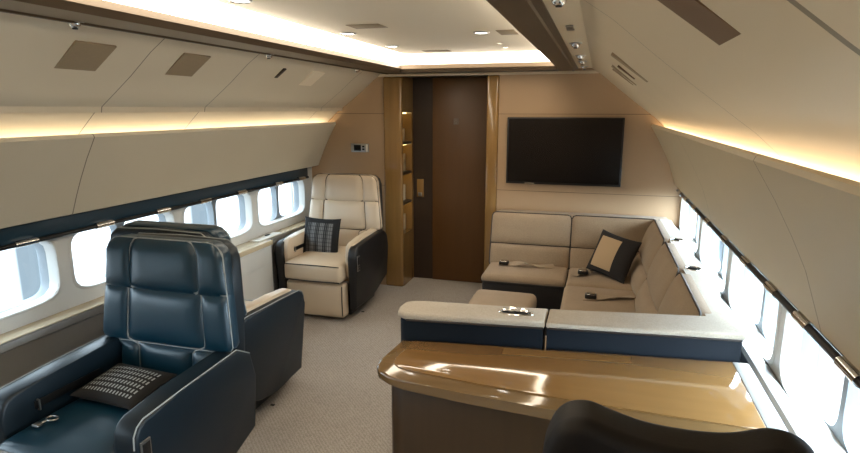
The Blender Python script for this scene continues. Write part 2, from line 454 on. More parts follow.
bm = NB(); prism(bm, rrect(-0.025, (Y0 + 4.44) / 2, 0.525, (4.44 - Y0) / 2, 0.03), 2, 2.02, 2.06)
struct('ceiling', bm, 'ceil', 'flat pale beige ceiling panel floating in the lit tray', 'ceiling')
bm = NB(); box(bm, -1.0, 1.0, Y0, YB + 0.1, 2.16, 2.2)
struct('ceiling_tray', bm, 'ceil', 'backing above the floating ceiling panel', 'ceiling')

def soffit(x_in, x_out):
    s = 1 if x_out > 0 else -1
    return [(x_in, 1.922), (x_in + s * 0.02, 1.897), (x_out - s * 0.05, 1.897), (x_out - s * 0.045, 1.890), (x_out - s * 0.03, 1.890), (x_out - s * 0.025, 1.899), (x_out, 1.905), (x_out, 1.95), (x_in + s * 0.012, 1.95)]
bm = NB(); prism(bm, soffit(-0.63, -0.865), 1, Y0, YB)
struct('trim_1', bm, 'soffit', 'long bronze soffit beam along the left of the lit ceiling tray', 'trim')
bm = NB(); prism(bm, soffit(0.598, 0.760), 1, Y0, YB)
struct('trim_2', bm, 'soffit', 'long bronze soffit beam along the right of the lit ceiling tray', 'trim')
bm = NB(); prism(bm, [(4.53, 1.918), (4.55, 1.892), (YB + 0.02, 1.892), (YB + 0.02, 1.95), (4.542, 1.95)], 0, -0.645, 0.61)
struct('trim_3', bm, 'soffit', 'bronze soffit beam across the ceiling in front of the bulkhead', 'trim')
bm = NB(); box(bm, 0.760, 0.87, Y0, YB, 1.912, 1.95)
struct('trim_4', bm, 'panel_shaded', 'cream strip holding the reading lights along the right soffit', 'trim')
bm = NB(); box(bm, -1.0, 1.0, YB - 0.012, YB, 1.872, 1.893)
struct('trim_5', bm, 'cream_trim', 'thin cream strip along the top of the bulkhead', 'trim')

# luminous risers of the ceiling tray
def riser(name, pts, label):
    bm = NB(); prism(bm, pts[0], pts[1], pts[2], pts[3])
    o = link(name, bm, 'led_tray', smooth=False); return tag(o, label, 'light', 'ceiling tray lights')
def ell(a, k):
    return [(a, 1.953), (a + 0.008 * k, 1.953), (a + 0.008 * k, 2.052), (a + 0.11 * k, 2.064), (a + 0.11 * k, 2.072), (a, 2.072)]
riser('tray_light', (ell(-0.655, 1), 1, Y0, 4.550), 'glowing white light strip along the left side of the ceiling tray')
riser('tray_light', (ell(0.622, -1), 1, Y0, 4.550), 'glowing light strip along the right side of the ceiling tray, behind the right soffit')
bm = NB(); prism(bm, [(-0.655, 1.953), (0.622, 1.953), (0.622, 2.052), (0.511, 2.064), (0.511, 2.072), (-0.544, 2.072), (-0.544, 2.064), (-0.655, 2.052)], 1, 4.552, 4.560)
box(bm, -0.543, 0.510, 4.45, 4.5515, 2.064, 2.072)
tag(link('tray_light', bm, 'led_tray', smooth=False), 'glowing white light strip across the ceiling tray end, above the passage door', 'light', 'ceiling tray lights')

# sloping linings, bins
UP = [(0.865, 1.91), (0.96, 1.845), (1.08, 1.745), (1.18, 1.665), (1.265, 1.60), (1.35, 1.535), (1.415, 1.475), (1.45, 1.42)]
UPL = [(0.865, 1.91), (0.96, 1.845), (1.08, 1.745), (1.18, 1.67), (1.262, 1.61), (1.268, 1.584), (1.276, 1.586), (1.288, 1.602), (1.35, 1.545), (1.42, 1.48), (1.46, 1.42)]  # left profile, small flange added at the crease to cut off cove light
for s, nm, m, lab in ((-1, 'wall_upper_left', 'panel', 'cream sloping ceiling lining above the left light cove'), (1, 'wall_upper_right', 'panel_shaded', 'cream sloping ceiling lining above the right light cove')):
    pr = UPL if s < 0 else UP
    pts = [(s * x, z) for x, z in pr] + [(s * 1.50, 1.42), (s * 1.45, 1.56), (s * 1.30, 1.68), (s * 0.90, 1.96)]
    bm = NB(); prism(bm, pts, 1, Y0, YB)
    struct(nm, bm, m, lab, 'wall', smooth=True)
BIN = [(1.325, 1.470), (1.330, 1.482), (1.340, 1.487), (1.352, 1.482), (1.358, 1.465), (1.362, 1.425), (1.47, 1.415), (1.60, 1.10), (1.595, 1.105), (1.53, 1.090), (1.515, 1.096), (1.475, 1.19), (1.435, 1.275), (1.385, 1.37)]
BINR = [(1.60, 1.05) if p == (1.595, 1.105) else (1.545, 1.018) if p == (1.53, 1.090) else (1.530, 1.026) if p == (1.515, 1.096) else p for p in BIN]
for s, nm, m, lab in ((-1, 'trim_6', 'bin', 'large smooth beige valance panel above the left windows'), (1, 'trim_7', 'bin_shaded', 'large smooth beige valance panel above the right windows')):
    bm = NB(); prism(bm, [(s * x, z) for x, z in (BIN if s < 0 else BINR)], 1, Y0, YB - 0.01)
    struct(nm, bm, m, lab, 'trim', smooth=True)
for s, lab in ((-1, 'warm light strip in the cove over the left valance panel'), (1, 'warm light strip in the cove over the right valance panel')):
    bm = NB(); rbox(bm, s * 1.415 - 0.012, s * 1.415 + 0.012, Y0 + 0.01, YB - 0.03, 1.424, 1.437, 0.004, 2, 1)
    tag(link('cove_light', bm, 'led_strip'), lab, 'light', 'valance cove lights')

# ------------------------------------------------------------------ side walls with window bays
ZC, HH, TOPZ, LEDGE = 0.838, 0.155, 1.12, 0.60
def super_r(a, hw, hh, n):
    return (abs(math.cos(a) / hw) ** n + abs(math.sin(a) / hh) ** n) ** (-1.0 / n)
def angles(hw_l, hw_r, up, dn):
    A = [2 * PI * k / 64 for k in range(64)]
    A += [math.atan2(z, y) % (2 * PI) for y, z in ((hw_r, up), (-hw_l, up), (-hw_l, -dn), (hw_r, -dn))]
    return sorted(set(round(a, 5) for a in A))
def cell(bm, s, x, y0, y1, z0, z1, cy, cz, hw, hh, n, depth, lip=0.0):
    """rectangular piece of lining at x with a rounded opening and the reveal running outwards"""
    A = angles(cy - y0, y1 - cy, z1 - cz, cz - z0)
    def hit(a):
        c, d = math.cos(a), math.sin(a); t = 1e9
        if c > 1e-9: t = min(t, (y1 - cy) / c)
        if c < -1e-9: t = min(t, (y0 - cy) / c)
        if d > 1e-9: t = min(t, (z1 - cz) / d)
        if d < -1e-9: t = min(t, (z0 - cz) / d)
        return t
    def ring(rf, xx):
        return [bm.verts.new((xx, cy + rf(a) * math.cos(a), cz + rf(a) * math.sin(a))) for a in A]
    R = [ring(hit, x), ring(lambda a: super_r(a, hw, hh, n), x), ring(lambda a: super_r(a, hw * 0.97, hh * 0.97, n), x + s * depth)]
    for P_, Q_ in zip(R, R[1:]):
        for k in range(len(A)): bm.faces.new((P_[k], P_[(k + 1) % len(A)], Q_[(k + 1) % len(A)], Q_[k]))
def ringbar(bm, s, x, cy, cz, hw, hh, n, wd, ht):
    """raised frame round an opening"""
    N = 72; prof = [(0, 0.0), (0.15, ht), (0.6, ht), (1.0, 0.0)]; R = []
    for (f, h) in prof:
        ring = []
        for k in range(N):
            a = 2 * PI * k / N; r = super_r(a, hw + wd * f, hh + wd * f, n)
            ring.append(bm.verts.new((x - s * h, cy + r * math.cos(a), cz + r * math.sin(a))))
        R.append(ring)
    for P_, Q_ in zip(R, R[1:]):
        for k in range(N): bm.faces.new((P_[k], P_[(k + 1) % N], Q_[(k + 1) % N], Q_[k]))
wn = 0
for s, side in ((-1, 'left'), (1, 'right')):
    bm = NB(); X = s * WX; prev = YB
    edges = [YB] + [(BAYS[i][0] + BAYS[i + 1][1]) / 2 for i in range(len(BAYS) - 1)] + [Y0]
    for i, (a, b) in enumerate(BAYS if s < 0 else BAYS_R):
        cell(bm, s, X, edges[i + 1], edges[i], LEDGE - 0.02, TOPZ, (a + b) / 2, ZC, (b - a) / 2 - 0.01, HH, 6, 0.045)
    v = [bm.verts.new(p) for p in ((X, Y0, 0), (X, YB, 0), (X, YB, LEDGE - 0.02), (X, Y0, LEDGE - 0.02))]; bm.faces.new(v)
    struct('wall_' + side, bm, 'side', 'pale grey lower cabin wall on the ' + side + ' with window bays', 'wall', smooth=True)
    for i, (a, b) in enumerate(BAYS if s < 0 else BAYS_R):
        wn += 1; cy = (a + b) / 2; hw = (b - a) / 2 - 0.01
        bm = NB()                                                          # outer skin panel of the bay with two openings
        for q in (-1, 1):
            c2 = cy + q * hw * 0.505
            y0, y1 = (cy - hw - 0.02, cy) if q < 0 else (cy, cy + hw + 0.02)
            cell(bm, s, X + s * 0.046, y0, y1, ZC - HH - 0.02, ZC + HH + 0.02, c2, ZC, hw * 0.465, 0.149, 5, 0.05)
        w_ = link('window_%d' % wn, bm, 'outer_frame')
        pos = ['nearest the bulkhead', 'second from the bulkhead', 'third from the bulkhead', 'fourth from the bulkhead', 'fifth from the bulkhead', 'beside the camera', 'behind the camera'][i]
        tag(w_, 'bright rounded cabin window bay in the %s wall, %s' % (side, pos), 'window', kind='structure')
        bm = NB(); ringbar(bm, s, X - s * 0.0005, cy, ZC, hw, HH, 6, 0.016, 0.006); link('bezel', bm, 'side', w_)
        for q in (-1, 1):
            bm = NB(); N = 40
            ring = [bm.verts.new((X + s * 0.085, cy + q * hw * 0.505 + super_r(t_, hw * 0.47, 0.151, 5) * math.cos(t_), ZC + super_r(t_, hw * 0.47, 0.151, 5) * math.sin(t_))) for t_ in [2 * PI * k / N for k in range(N)]]
            f = bm.faces.new(ring); ex = bmesh.ops.extrude_face_region(bm, geom=[f])
            bmesh.ops.translate(bm, vec=(s * 0.006, 0, 0), verts=[g for g in ex['geom'] if isinstance(g, bmesh.types.BMVert)])
            link('pane', bm, 'glass', w_)
    # fascia above the windows, ledge below
    bm = NB(); rbox(bm, s * 1.575 - 0.012, s * 1.575 + 0.012, Y0 + 0.01, YB - 0.13, 0.995 - (0.01 if s > 0 else 0), 1.10 if s < 0 else 1.01, 0.006, 2, 1)
    struct('trim_%d' % (8 if s < 0 else 9), bm, 'fascia', 'dark blue grey fascia band above the %s windows' % side, 'trim', smooth=True)
    # shade rail with chrome clips
    rl = thing('shade_rail', 'slim dark rail with chrome clips above the %s windows' % side, 'rail', (s * (1.548 if s < 0 else 1.535), 0, 1.0), 0)
    bm = NB(); tube(bm, [(0, Y0 + 0.02, 0), (0, 4.60, 0)], 0.011, 10); link('rail', bm, 'dark_metal', rl)
    ys = [4.48, 4.10, 3.59, 3.18, 2.79, 2.36, 1.92, 1.50, 1.08] if s < 0 else [4.44, 4.13, 3.78, 3.32, 2.87, 2.46, 2.10, 1.79, 1.46, 1.1]
    for k, y in enumerate(ys):
        bm = NB(); tube(bm, [(0, y - 0.055, 0), (0, y - 0.05, 0), (0, y + 0.05, 0), (0, y + 0.055, 0)], 0.015, 12)
        box(bm, -0.004, 0.03 if s > 0 else 0.004, y - 0.05, y + 0.05, 0.010, 0.017) if s > 0 else box(bm, -0.03, 0.004, y - 0.05, y + 0.05, 0.010, 0.017)
        link('clip', bm, 'chrome', rl)

# ledges under the windows
bm = NB(); prism(bm, [(-1.59, 0.0), (-1.50, 0.0), (-1.50, 0.555), (-1.485, 0.565), (-1.485, 0.598), (-1.495, 0.604), (-1.59, 0.604)], 1, Y0, YB)
struct('trim_10', bm, 'dado', 'long window ledge with a grey front below the left windows', 'trim', smooth=True)
bm = NB(); box(bm, -1.588, -1.487, Y0 + 0.01, YB - 0.01, 0.6045, 0.608)
struct('trim_11', bm, 'ledge_top', 'pale glossy veneer on the left window ledge', 'trim')
bm = NB(); prism(bm, [(1.59, 0.0), (1.515, 0.0), (1.515, 0.69), (1.525, 0.70), (1.555, 0.70), (1.59, 0.675)], 1, Y0, YB)
struct('trim_12', bm, 'dado', 'narrow grey ledge below the right windows', 'trim', smooth=True)

# ------------------------------------------------------------------ passage: display cabinet, door, pilaster
cab = thing('display_cabinet', 'tall glossy walnut cabinet with lit niches, left of the passage door', 'cabinet', (-0.785, 4.9, 0))
bm = NB()
rbox(bm, -0.085, 0.085, -0.165, -0.115, 0, 1.872, 0.02, 3, 1)
box(bm, -0.085, 0.082, 0.125, 0.168, 0, 1.872); box(bm, -0.085, -0.045, -0.13, 0.14, 0, 1.872)
box(bm, -0.05, 0.082, -0.12, 0.13, 0, 0.49); box(bm, -0.05, 0.082, -0.12, 0.13, 1.57, 1.872)
link('carcass', bm, 'wood', cab)
bm = NB(); box(bm, -0.044, -0.038, -0.114, 0.124, 0.492, 1.568); link('back_panel', bm, 'niche', cab)
for z in (0.75, 1.02, 1.29):
    bm = NB(); rbox(bm, -0.037, 0.08, -0.114, 0.124, z, z + 0.02, 0.004, 2, 1); link('shelf', bm, 'wood_dark', cab)
for z in (0.742, 1.012, 1.282, 1.562):
    bm = NB(); rbox(bm, 0.02, 0.04, -0.09, 0.1, z - 0.003, z + 0.0075, 0.002, 2, 1); link('niche_light', bm, 'led_niche', cab)
def niche_box(y, z, h, wd, lab):
    bm = NB(); rbox(bm, -0.025, 0.03, -wd / 2, wd / 2, 0, h, 0.006, 2, 1)
    o = link('storage_box', bm, 'ledge_top', loc=(-0.785, 4.9 + y, z)); tag(o, lab, 'box', 'boxes in the cabinet niches')
niche_box(0.03, 1.31, 0.12, 0.12, 'pale box in the top lit niche of the walnut cabinet')
niche_box(0.03, 1.04, 0.16, 0.14, 'pale box in the second lit niche from the top of the walnut cabinet')
niche_box(0.03, 0.77, 0.15, 0.13, 'pale box in the third lit niche from the top of the walnut cabinet')
niche_box(0.03, 0.49, 0.15, 0.14, 'pale box in the lowest lit niche of the walnut cabinet')

bm = NB(); box(bm, -0.95, 0.30, YD + 0.061, YD + 0.12, 0, 2.1)
struct('wall_back_passage', bm, 'wood_dark', 'dark wall closing the passage behind the door', 'wall')
bm = NB(); box(bm, -0.71, -0.50, YD - 0.01, YD + 0.06, 0, 1.874)
struct('trim_13', bm, 'wood_dark', 'dark strip beside the passage door on its left', 'trim')
dr = None
bm = NB(); rbox(bm, -0.51, -0.005, YD - 0.035, YD + 0.02, 0.004, 1.872, 0.006, 2, 1)
dr = link('door_1', bm, 'wood_door'); tag(dr, 'glossy dark brown sliding door at the end of the passage', 'door', kind='structure')
bm = NB()
for dx in (-0.011, 0.011):
    for dz in (-0.013, 0.013):
        tube(bm, [(-0.29 + dx + 0.009 * math.cos(a), YD - 0.037, 1.49 + dz + 0.011 * math.sin(a)) for a in [2 * PI * k / 14 for k in range(14)]], 0.0018, 6, closed=True)
link('emblem', bm, 'brushed', dr)
bm = NB(); rbox(bm, -0.665, -0.60, YD - 0.022, YD - 0.010, 0.79, 0.96, 0.004, 2, 1); hd = link('lock_plate', bm, 'wood', dr)
bm = NB(); rbox(bm, -0.65, -0.615, YD - 0.030, YD - 0.0222, 0.80, 0.835, 0.003, 2, 1); link('door_pull', bm, 'brushed', hd)
bm = NB(); box(bm, -0.005, 0.05, YD - 0.005, YD + 0.06, 0, 1.874)
struct('trim_14', bm, 'black', 'dark slot beside the passage door on its right', 'trim')
bm = NB(); rbox(bm, 0.04, 0.139, 4.742, 5.16, 0, 1.872, 0.018, 3, 1)
struct('trim_15', bm, 'wood', 'glossy walnut pilaster between the passage door and the television wall', 'trim', smooth=True)

# ------------------------------------------------------------------ television, wall controller
tv = thing('television', 'wide black flat television hanging on the beige bulkhead', 'television', (0.675, YB, 1.265))
bm = NB(); rbox(bm, -0.455, 0.455, -0.045, -0.002, -0.27, 0.27, 0.006, 2, 1); link('housing', bm, 'black', tv)
bm = NB(); box(bm, -0.441, 0.441, -0.0475, -0.0455, -0.252, 0.258); link('screen', bm, 'screen', tv)
for x in (-0.456, 0.452):
    bm = NB(); box(bm, x, x + 0.004, -0.047, -0.01, -0.27, -0.02); link('chrome_edge', bm, 'chrome', tv)
bm = NB(); box(bm, -0.30, -0.22, -0.047, -0.0455, -0.267, -0.260); link('badge', bm, 'chrome', tv)
cp = thing('wall_controller', 'small metal control panel with dark display on the left bulkhead', 'controller', (-1.10, YB, 1.26))
bm = NB(); rbox(bm, -0.085, 0.085, -0.014, -0.001, -0.038, 0.038, 0.004, 2, 1); link('plate', bm, 'brushed', cp)
bm = NB(); rbox(bm, -0.055, 0.012, -0.017, -0.0142, -0.026, 0.026, 0.002, 2, 1); link('display', bm, 'screen', cp)
bm = NB()
for z in (-0.012, 0.012): rbox(bm, 0.024, 0.046, -0.018, -0.0142, z - 0.008, z + 0.008, 0.002, 2, 1)
link('buttons', bm, 'dark_metal', cp)
bm = NB(); rbox(bm, 0.06, 0.078, -0.018, -0.0142, -0.032, 0.032, 0.002, 2, 1); link('slider', bm, 'white_item', cp)

# ------------------------------------------------------------------ recliners
def piping(lines, outl, m, parent, r=0.004, skip_outline=False):
    bm = NB()
    for l in lines: tube(bm, l, r * 1.15, 6)
    if not skip_outline: tube(bm, outl, r, 6, closed=True)
    return link('piping', bm, m, parent)
def arm_profile(dz=0.0, dy=0.0):
    return [(-0.515 + dy, 0.10), (-0.540 + dy, 0.50), (-0.537 + dy, 0.545 + dz), (-0.52 + dy, 0.572 + dz), (-0.49 + dy, 0.588 + dz), (-0.30, 0.600 + dz), (0.03, 0.612 + dz), (0.12, 0.56 + dz), (0.15, 0.45), (0.14, 0.20), (-0.10, 0.11), (-0.25, 0.09)]
def recliner(label, loc, rz, lea, shell, pipe, pad_m, half=0.345, belt=False, two=True):
    t = thing('recliner', label, 'chair', loc, rz)
    bm = NB(); rbox(bm, -0.23, 0.23, -0.40, 0.10, 0.0, 0.10, 0.015, 2, 2); link('base', bm, 'black', t)
    # seat cushion and leg rest
    bm = NB(); rbox(bm, -half + 0.105, half - 0.105, -0.60, 0.02, 0.31, 0.455, 0.035, 4, 8, crown=0.018, fcrown=0.008); st = link('seat', bm, pad_m, t)
    bm = NB(); hx = half - 0.105
    tube(bm, [(-hx + 0.01, -0.603, 0.445), (-hx * 0.5, -0.612, 0.449), (0, -0.614, 0.45), (hx * 0.5, -0.612, 0.449), (hx - 0.01, -0.603, 0.445)], 0.004, 6)
    tube(bm, [(-hx + 0.01, -0.603, 0.325), (0, -0.612, 0.325), (hx - 0.01, -0.603, 0.325)], 0.004, 6)
    link('piping', bm, pipe, st)
    bm = NB(); rbox(bm, -half + 0.10, half - 0.10, -0.565, -0.46, 0.03, 0.30, 0.03, 4, 6, fcrown=0.012); lr = link('leg_rest', bm, pad_m, t)
    bm = NB(); tube(bm, [(half - 0.115, -0.562, 0.05), (half - 0.112, -0.572, 0.16), (half - 0.115, -0.562, 0.285)], 0.004, 6); link('piping', bm, pipe, lr)
    # arms: outer shell and inner pad
    for s in (-1, 1):
        bm = NB(); a, b = sorted((s * half, s * (half - (0.07 if two else 0.098))))
        prism(bm, arm_profile(), 0, a, b, bevel=0.014, seg=3)
        for v in bm.verts:                                   # the shell tucks in towards the floor
            k = max(0, (0.45 - v.co.z) / 0.36); v.co.x -= s * 0.025 * k * k if (s * v.co.x > half - 0.03) else 0
        ar = link('armrest', bm, shell, t, angle=50)
        if two:
            bm = NB(); a, b = sorted((s * (half - 0.045), s * (half - 0.104)))
            prism(bm, [(-0.495, 0.34), (-0.510, 0.50), (-0.505, 0.565), (-0.485, 0.592), (-0.455, 0.606), (-0.30, 0.617), (0.03, 0.629), (0.10, 0.585), (0.12, 0.45), (0.11, 0.34)], 0, a, b, bevel=0.014, seg=3); link('arm_pad', bm, pad_m, ar, angle=50)
        bm = NB(); pr = arm_profile(); xe = s * (half - 0.008)
        tube(bm, [(xe, y - 0.002, z + 0.001) for y, z in pr[1:8]], 0.0028, 6); link('piping', bm, pipe, ar)
        if s > 0:
            cpn = NB(); rbox(cpn, half - 0.002, half + 0.004, -0.525, -0.480, 0.40, 0.52, 0.002, 2, 1); c_ = link('control_panel', cpn, 'brushed', ar)
            bm = NB(); rbox(bm, half + 0.0042, half + 0.0062, -0.519, -0.486, 0.452, 0.510, 0.001, 2, 1)
            for z in (0.412, 0.430): rbox(bm, half + 0.0042, half + 0.0075, -0.512, -0.493, z, z + 0.012, 0.002, 2, 1)
            link('buttons', bm, 'black', c_)
        else:
            xi = -half + 0.102
            bm = NB(); rbox(bm, xi - 0.002, xi + 0.003, -0.42, -0.12, 0.495, 0.525, 0.001, 2, 1); sl = link('arm_slot', bm, 'black', ar)
            bm = NB(); tube(bm, [(xi + 0.003, -0.41, 0.49), (xi + 0.012, -0.41, 0.49), (xi + 0.012, -0.41, 0.53), (xi + 0.003, -0.41, 0.53)], 0.004, 8); link('latch', bm, 'brushed', sl)
    # backrest pad with seams, headrest
    bm, ln, ol = pad(0.575, 0.62, [0.2, 0.8], [0.30, 0.69], 0.026, 0.06, rtop=0.03, recline=0.09, wbot=1.24, pw=4, wing=True, nv=14)
    bk = link('backrest', bm, pad_m, t, loc=(0, -0.01, 0.42)); piping(ln, ol, pipe, bk, 0.0026)
    bm, ln, ol = pad(0.59, 0.225, [0.21, 0.79], [], 0.026, 0.07, rtop=0.075, rbot=0.03, recline=0.07)
    hr = link('headrest', bm, pad_m, t, loc=(0, 0.028, 0.838)); piping(ln, ol, pipe, hr, 0.0026)
    # shell behind the back
    bm = NB()
    prof = [(-0.285, 0.16), (-0.30, 0.45), (-0.295, 0.80), (-0.29, 0.98), (-0.275, 1.02), (-0.235, 1.05), (0, 1.056), (0.235, 1.05), (0.275, 1.02), (0.29, 0.98), (0.295, 0.80), (0.30, 0.45), (0.285, 0.16)]
    prism(bm, prof, 1, 0.055, 0.125, bevel=0.02, seg=3)
    for v in bm.verts:
        v.co.y += 0.085 * (v.co.z - 0.42); v.co.y += 0.0 
    bs = link('back_shell', bm, shell, t, angle=50)
    bm = NB(); tube(bm, [(x * 0.985, 0.108 + 0.085 * (z - 0.42), z + 0.001) for x, z in prof], 0.003, 6); link('piping', bm, pipe, bs)
    if belt:
        bm = NB(); cx_, cy_ = -0.135, -0.46
        tube(bm, [(cx_ + 0.022 * math.cos(a), cy_ + 0.02 + 0.016 * math.sin(a), 0.486) for a in [2 * PI * k / 16 for k in range(16)]], 0.0035, 6, closed=True)
        rbox(bm, cx_ - 0.035, cx_ - 0.005, cy_ - 0.035, cy_ - 0.012, 0.476, 0.486, 0.003, 2, 1)
        tube(bm, [(cx_ - 0.012, cy_ - 0.012, 0.484), (cx_ - 0.004, cy_ + 0.006, 0.486)], 0.004, 6)
        link('belt_buckle', bm, 'brushed', t)
    return t
recliner('dark navy leather recliner with pale piping in the left foreground, facing the camera', (-0.795, 1.885, 0), 0, 'navy', 'navy_shell', 'pipe_light', 'navy', half=0.34, belt=True, two=False)
recliner('navy recliner with pale arm pads turned away, back to back behind the foreground recliner', (-0.985, 2.28, 0), PI, 'navy', 'navy_shell', 'pipe_light', 'cream', half=0.345)
recliner('cream leather recliner with black arm shells in front of the left bulkhead', (-1.085, 4.33, 0), 0, 'cream', 'black_leather', 'pipe_dark', 'cream', half=0.345)
# headrest and back of the second recliner are navy, only its arm pads and seat are pale
for o in bpy.data.objects:
    if o.parent and o.parent.get('label', '').startswith('navy recliner with pale') and o.name.split('.')[0] in ('headrest', 'backrest'):
        o.data.materials[0] = M['navy']
# foreground chair seen from behind
fg = thing('desk_chair', 'dark leather chair at the lower right, seen from behind at the desk', 'chair', (1.125, 1.10, 0), PI)
bm = NB()
hump = [(-0.255, 0.70), (-0.27, 0.86), (-0.25, 0.935), (-0.215, 0.968), (-0.165, 0.975), (-0.10, 0.955), (-0.03, 0.948), (0.06, 0.952), (0.13, 0.968), (0.18, 0.982), (0.225, 0.972), (0.255, 0.935), (0.27, 0.86), (0.255, 0.70)]
soft_slab(bm, smooth_loop([(x * 0.96, z + 0.03) for x, z in hump]), -0.05, 0.07, 0.03); link('headrest', bm, 'brown_leather', fg, angle=60)
bm = NB(); soft_slab(bm, smooth_loop([(x * 0.96, z + 0.045) for x, z in [(-0.26, 0.30), (-0.275, 0.62), (-0.255, 0.84), (-0.20, 0.895), (0, 0.905), (0.20, 0.895), (0.255, 0.84), (0.275, 0.62), (0.26, 0.30)]]), 0.072, 0.14, 0.025)
bs = link('back_shell', bm, 'brown_leather', fg, angle=60)
bm = NB(); tube(bm, [(-0.085, 0.133, 0.32), (-0.085, 0.133, 0.6), (-0.085, 0.131, 0.89)], 0.003, 6); link('piping', bm, 'pipe_dark', bs)
bm, ln, ol = pad(0.50, 0.45, [0.22, 0.78], [0.5], 0.03, 0.05, rtop=0.04); link('backrest', bm, 'brown_leather', fg, loc=(0, 0.02, 0.42))
bm = NB(); rbox(bm, -0.23, 0.23, -0.46, 0.06, 0.33, 0.46, 0.035, 3, 6, crown=0.015); link('seat', bm, 'brown_leather', fg)
for s in (-1, 1):
    bm = NB(); a, b = sorted((s * 0.235, s * 0.29)); prism(bm, [(y * 0.75, z) for y, z in arm_profile()], 0, a, b, bevel=0.015, seg=3); link('armrest', bm, 'brown_leather', fg)
bm = NB(); rbox(bm, -0.2, 0.2, -0.33, 0.08, 0, 0.325, 0.02, 2, 2); link('base', bm, 'black', fg)

# cushions on the recliners
bm = pillow(0.335, 0.33, 0.10)
o = link('cushion', bm, 'woven_plaid', loc=(-1.175, 4.09, 0.575), rot=(math.radians(76), 0, math.radians(-4)))
tag(o, 'black cushion with grey woven plaid block standing on the cream recliner', 'cushion')
bm = pillow(0.32, 0.24, 0.07)
o = link('cushion', bm, 'woven_dash', loc=(-0.835, 1.69, 0.512), rot=(math.radians(8), 0, math.radians(-4)))
tag(o, 'dark cushion with rows of pale woven dashes lying on the navy recliner seat', 'cushion')

# ------------------------------------------------------------------ side cabinet by the left windows
sd = thing('side_cabinet', 'pale built in side cabinet with veneer top beside the left windows', 'cabinet', (-1.46, 3.0, 0))
bm = NB(); box(bm, -0.02, 0.02, -0.55, 0.77, 0.0, 0.572); link('body', bm, 'side', sd)
bm = NB(); rbox(bm, -0.022, 0.032, -0.56, 0.78, 0.574, 0.612, 0.006, 2, 1); link('worktop', bm, 'ledge_top', sd)
for (a, b, z0, z1) in ((0.15, 0.66, 0.43, 0.56), (-0.45, 0.13, 0.43, 0.56)):
    bm = NB(); rbox(bm, 0.021, 0.025, a, b, z0, z1, 0.002, 2, 1); link('drawer', bm, 'side', sd)
tr = thing('fold_out_panel', 'small white hinged panel with dark latch on the left window ledge', 'panel', (-1.53, 3.84, 0.608))
bm = NB(); rbox(bm, -0.04, 0.05, -0.16, 0.16, 0.0005, 0.012, 0.004, 2, 1); link('panel', bm, 'white_item', tr)
bm = NB(); rbox(bm, -0.01, 0.01, 0.0, 0.05, 0.0125, 0.02, 0.003, 2, 1); link('latch', bm, 'dark_metal', tr)

# ------------------------------------------------------------------ desk
dk = thing('desk', 'long glossy brown wooden desk behind the near sofa back', 'desk', (0.9, 1.85, 0))
ox, oy = 0.9, 1.85
out = [(0.235, 2.018), (0.215, 1.83), (0.222, 1.775), (0.245, 1.735), (0.29, 1.705), (0.35, 1.688), (0.60, 1.655), (0.90, 1.630), (1.20, 1.615), (1.508, 1.605), (1.508, 2.165)]
bm = NB(); prism(bm, [(x - ox, y - oy) for x, y in out], 2, 0.665, 0.700, bevel=0.010, seg=3); link('desktop', bm, 'desk_border', dk, angle=50)
ins = [(0.285, 2.012), (0.270, 1.84), (0.278, 1.80), (0.305, 1.772), (0.37, 1.755), (0.60, 1.728), (0.90, 1.704), (1.20, 1.690), (1.45, 1.682), (1.45, 2.145)]
bm = NB(); prism(bm, [(x - ox, y - oy) for x, y in ins], 2, 0.7002, 0.7050, bevel=0.002, seg=2); link('inlay_panel', bm, 'desk_top', dk, angle=50)
bm = NB(); prism(bm, [(x - ox, y - oy) for x, y in [(0.64, 1.985), (1.10, 2.035), (1.10, 2.088), (0.64, 2.038)]], 2, 0.7051, 0.7056); link('lid', bm, 'desk_top', dk)
bm = NB(); prism(bm, [(x - ox, y - oy) for x, y in [(0.275, 2.012), (0.275, 1.78), (0.295, 1.745), (0.345, 1.725), (1.505, 1.66), (1.505, 2.155)]], 2, 0.0, 0.664, bevel=0.004); link('body', bm, 'wood_desk', dk)
bm = NB(); rbox(bm, 1.452 - ox, 1.505 - ox, 1.61 - oy, 2.15 - oy, 0.7002, 0.7048, 0.002, 2, 1); link('end_strip', bm, 'dado', dk)

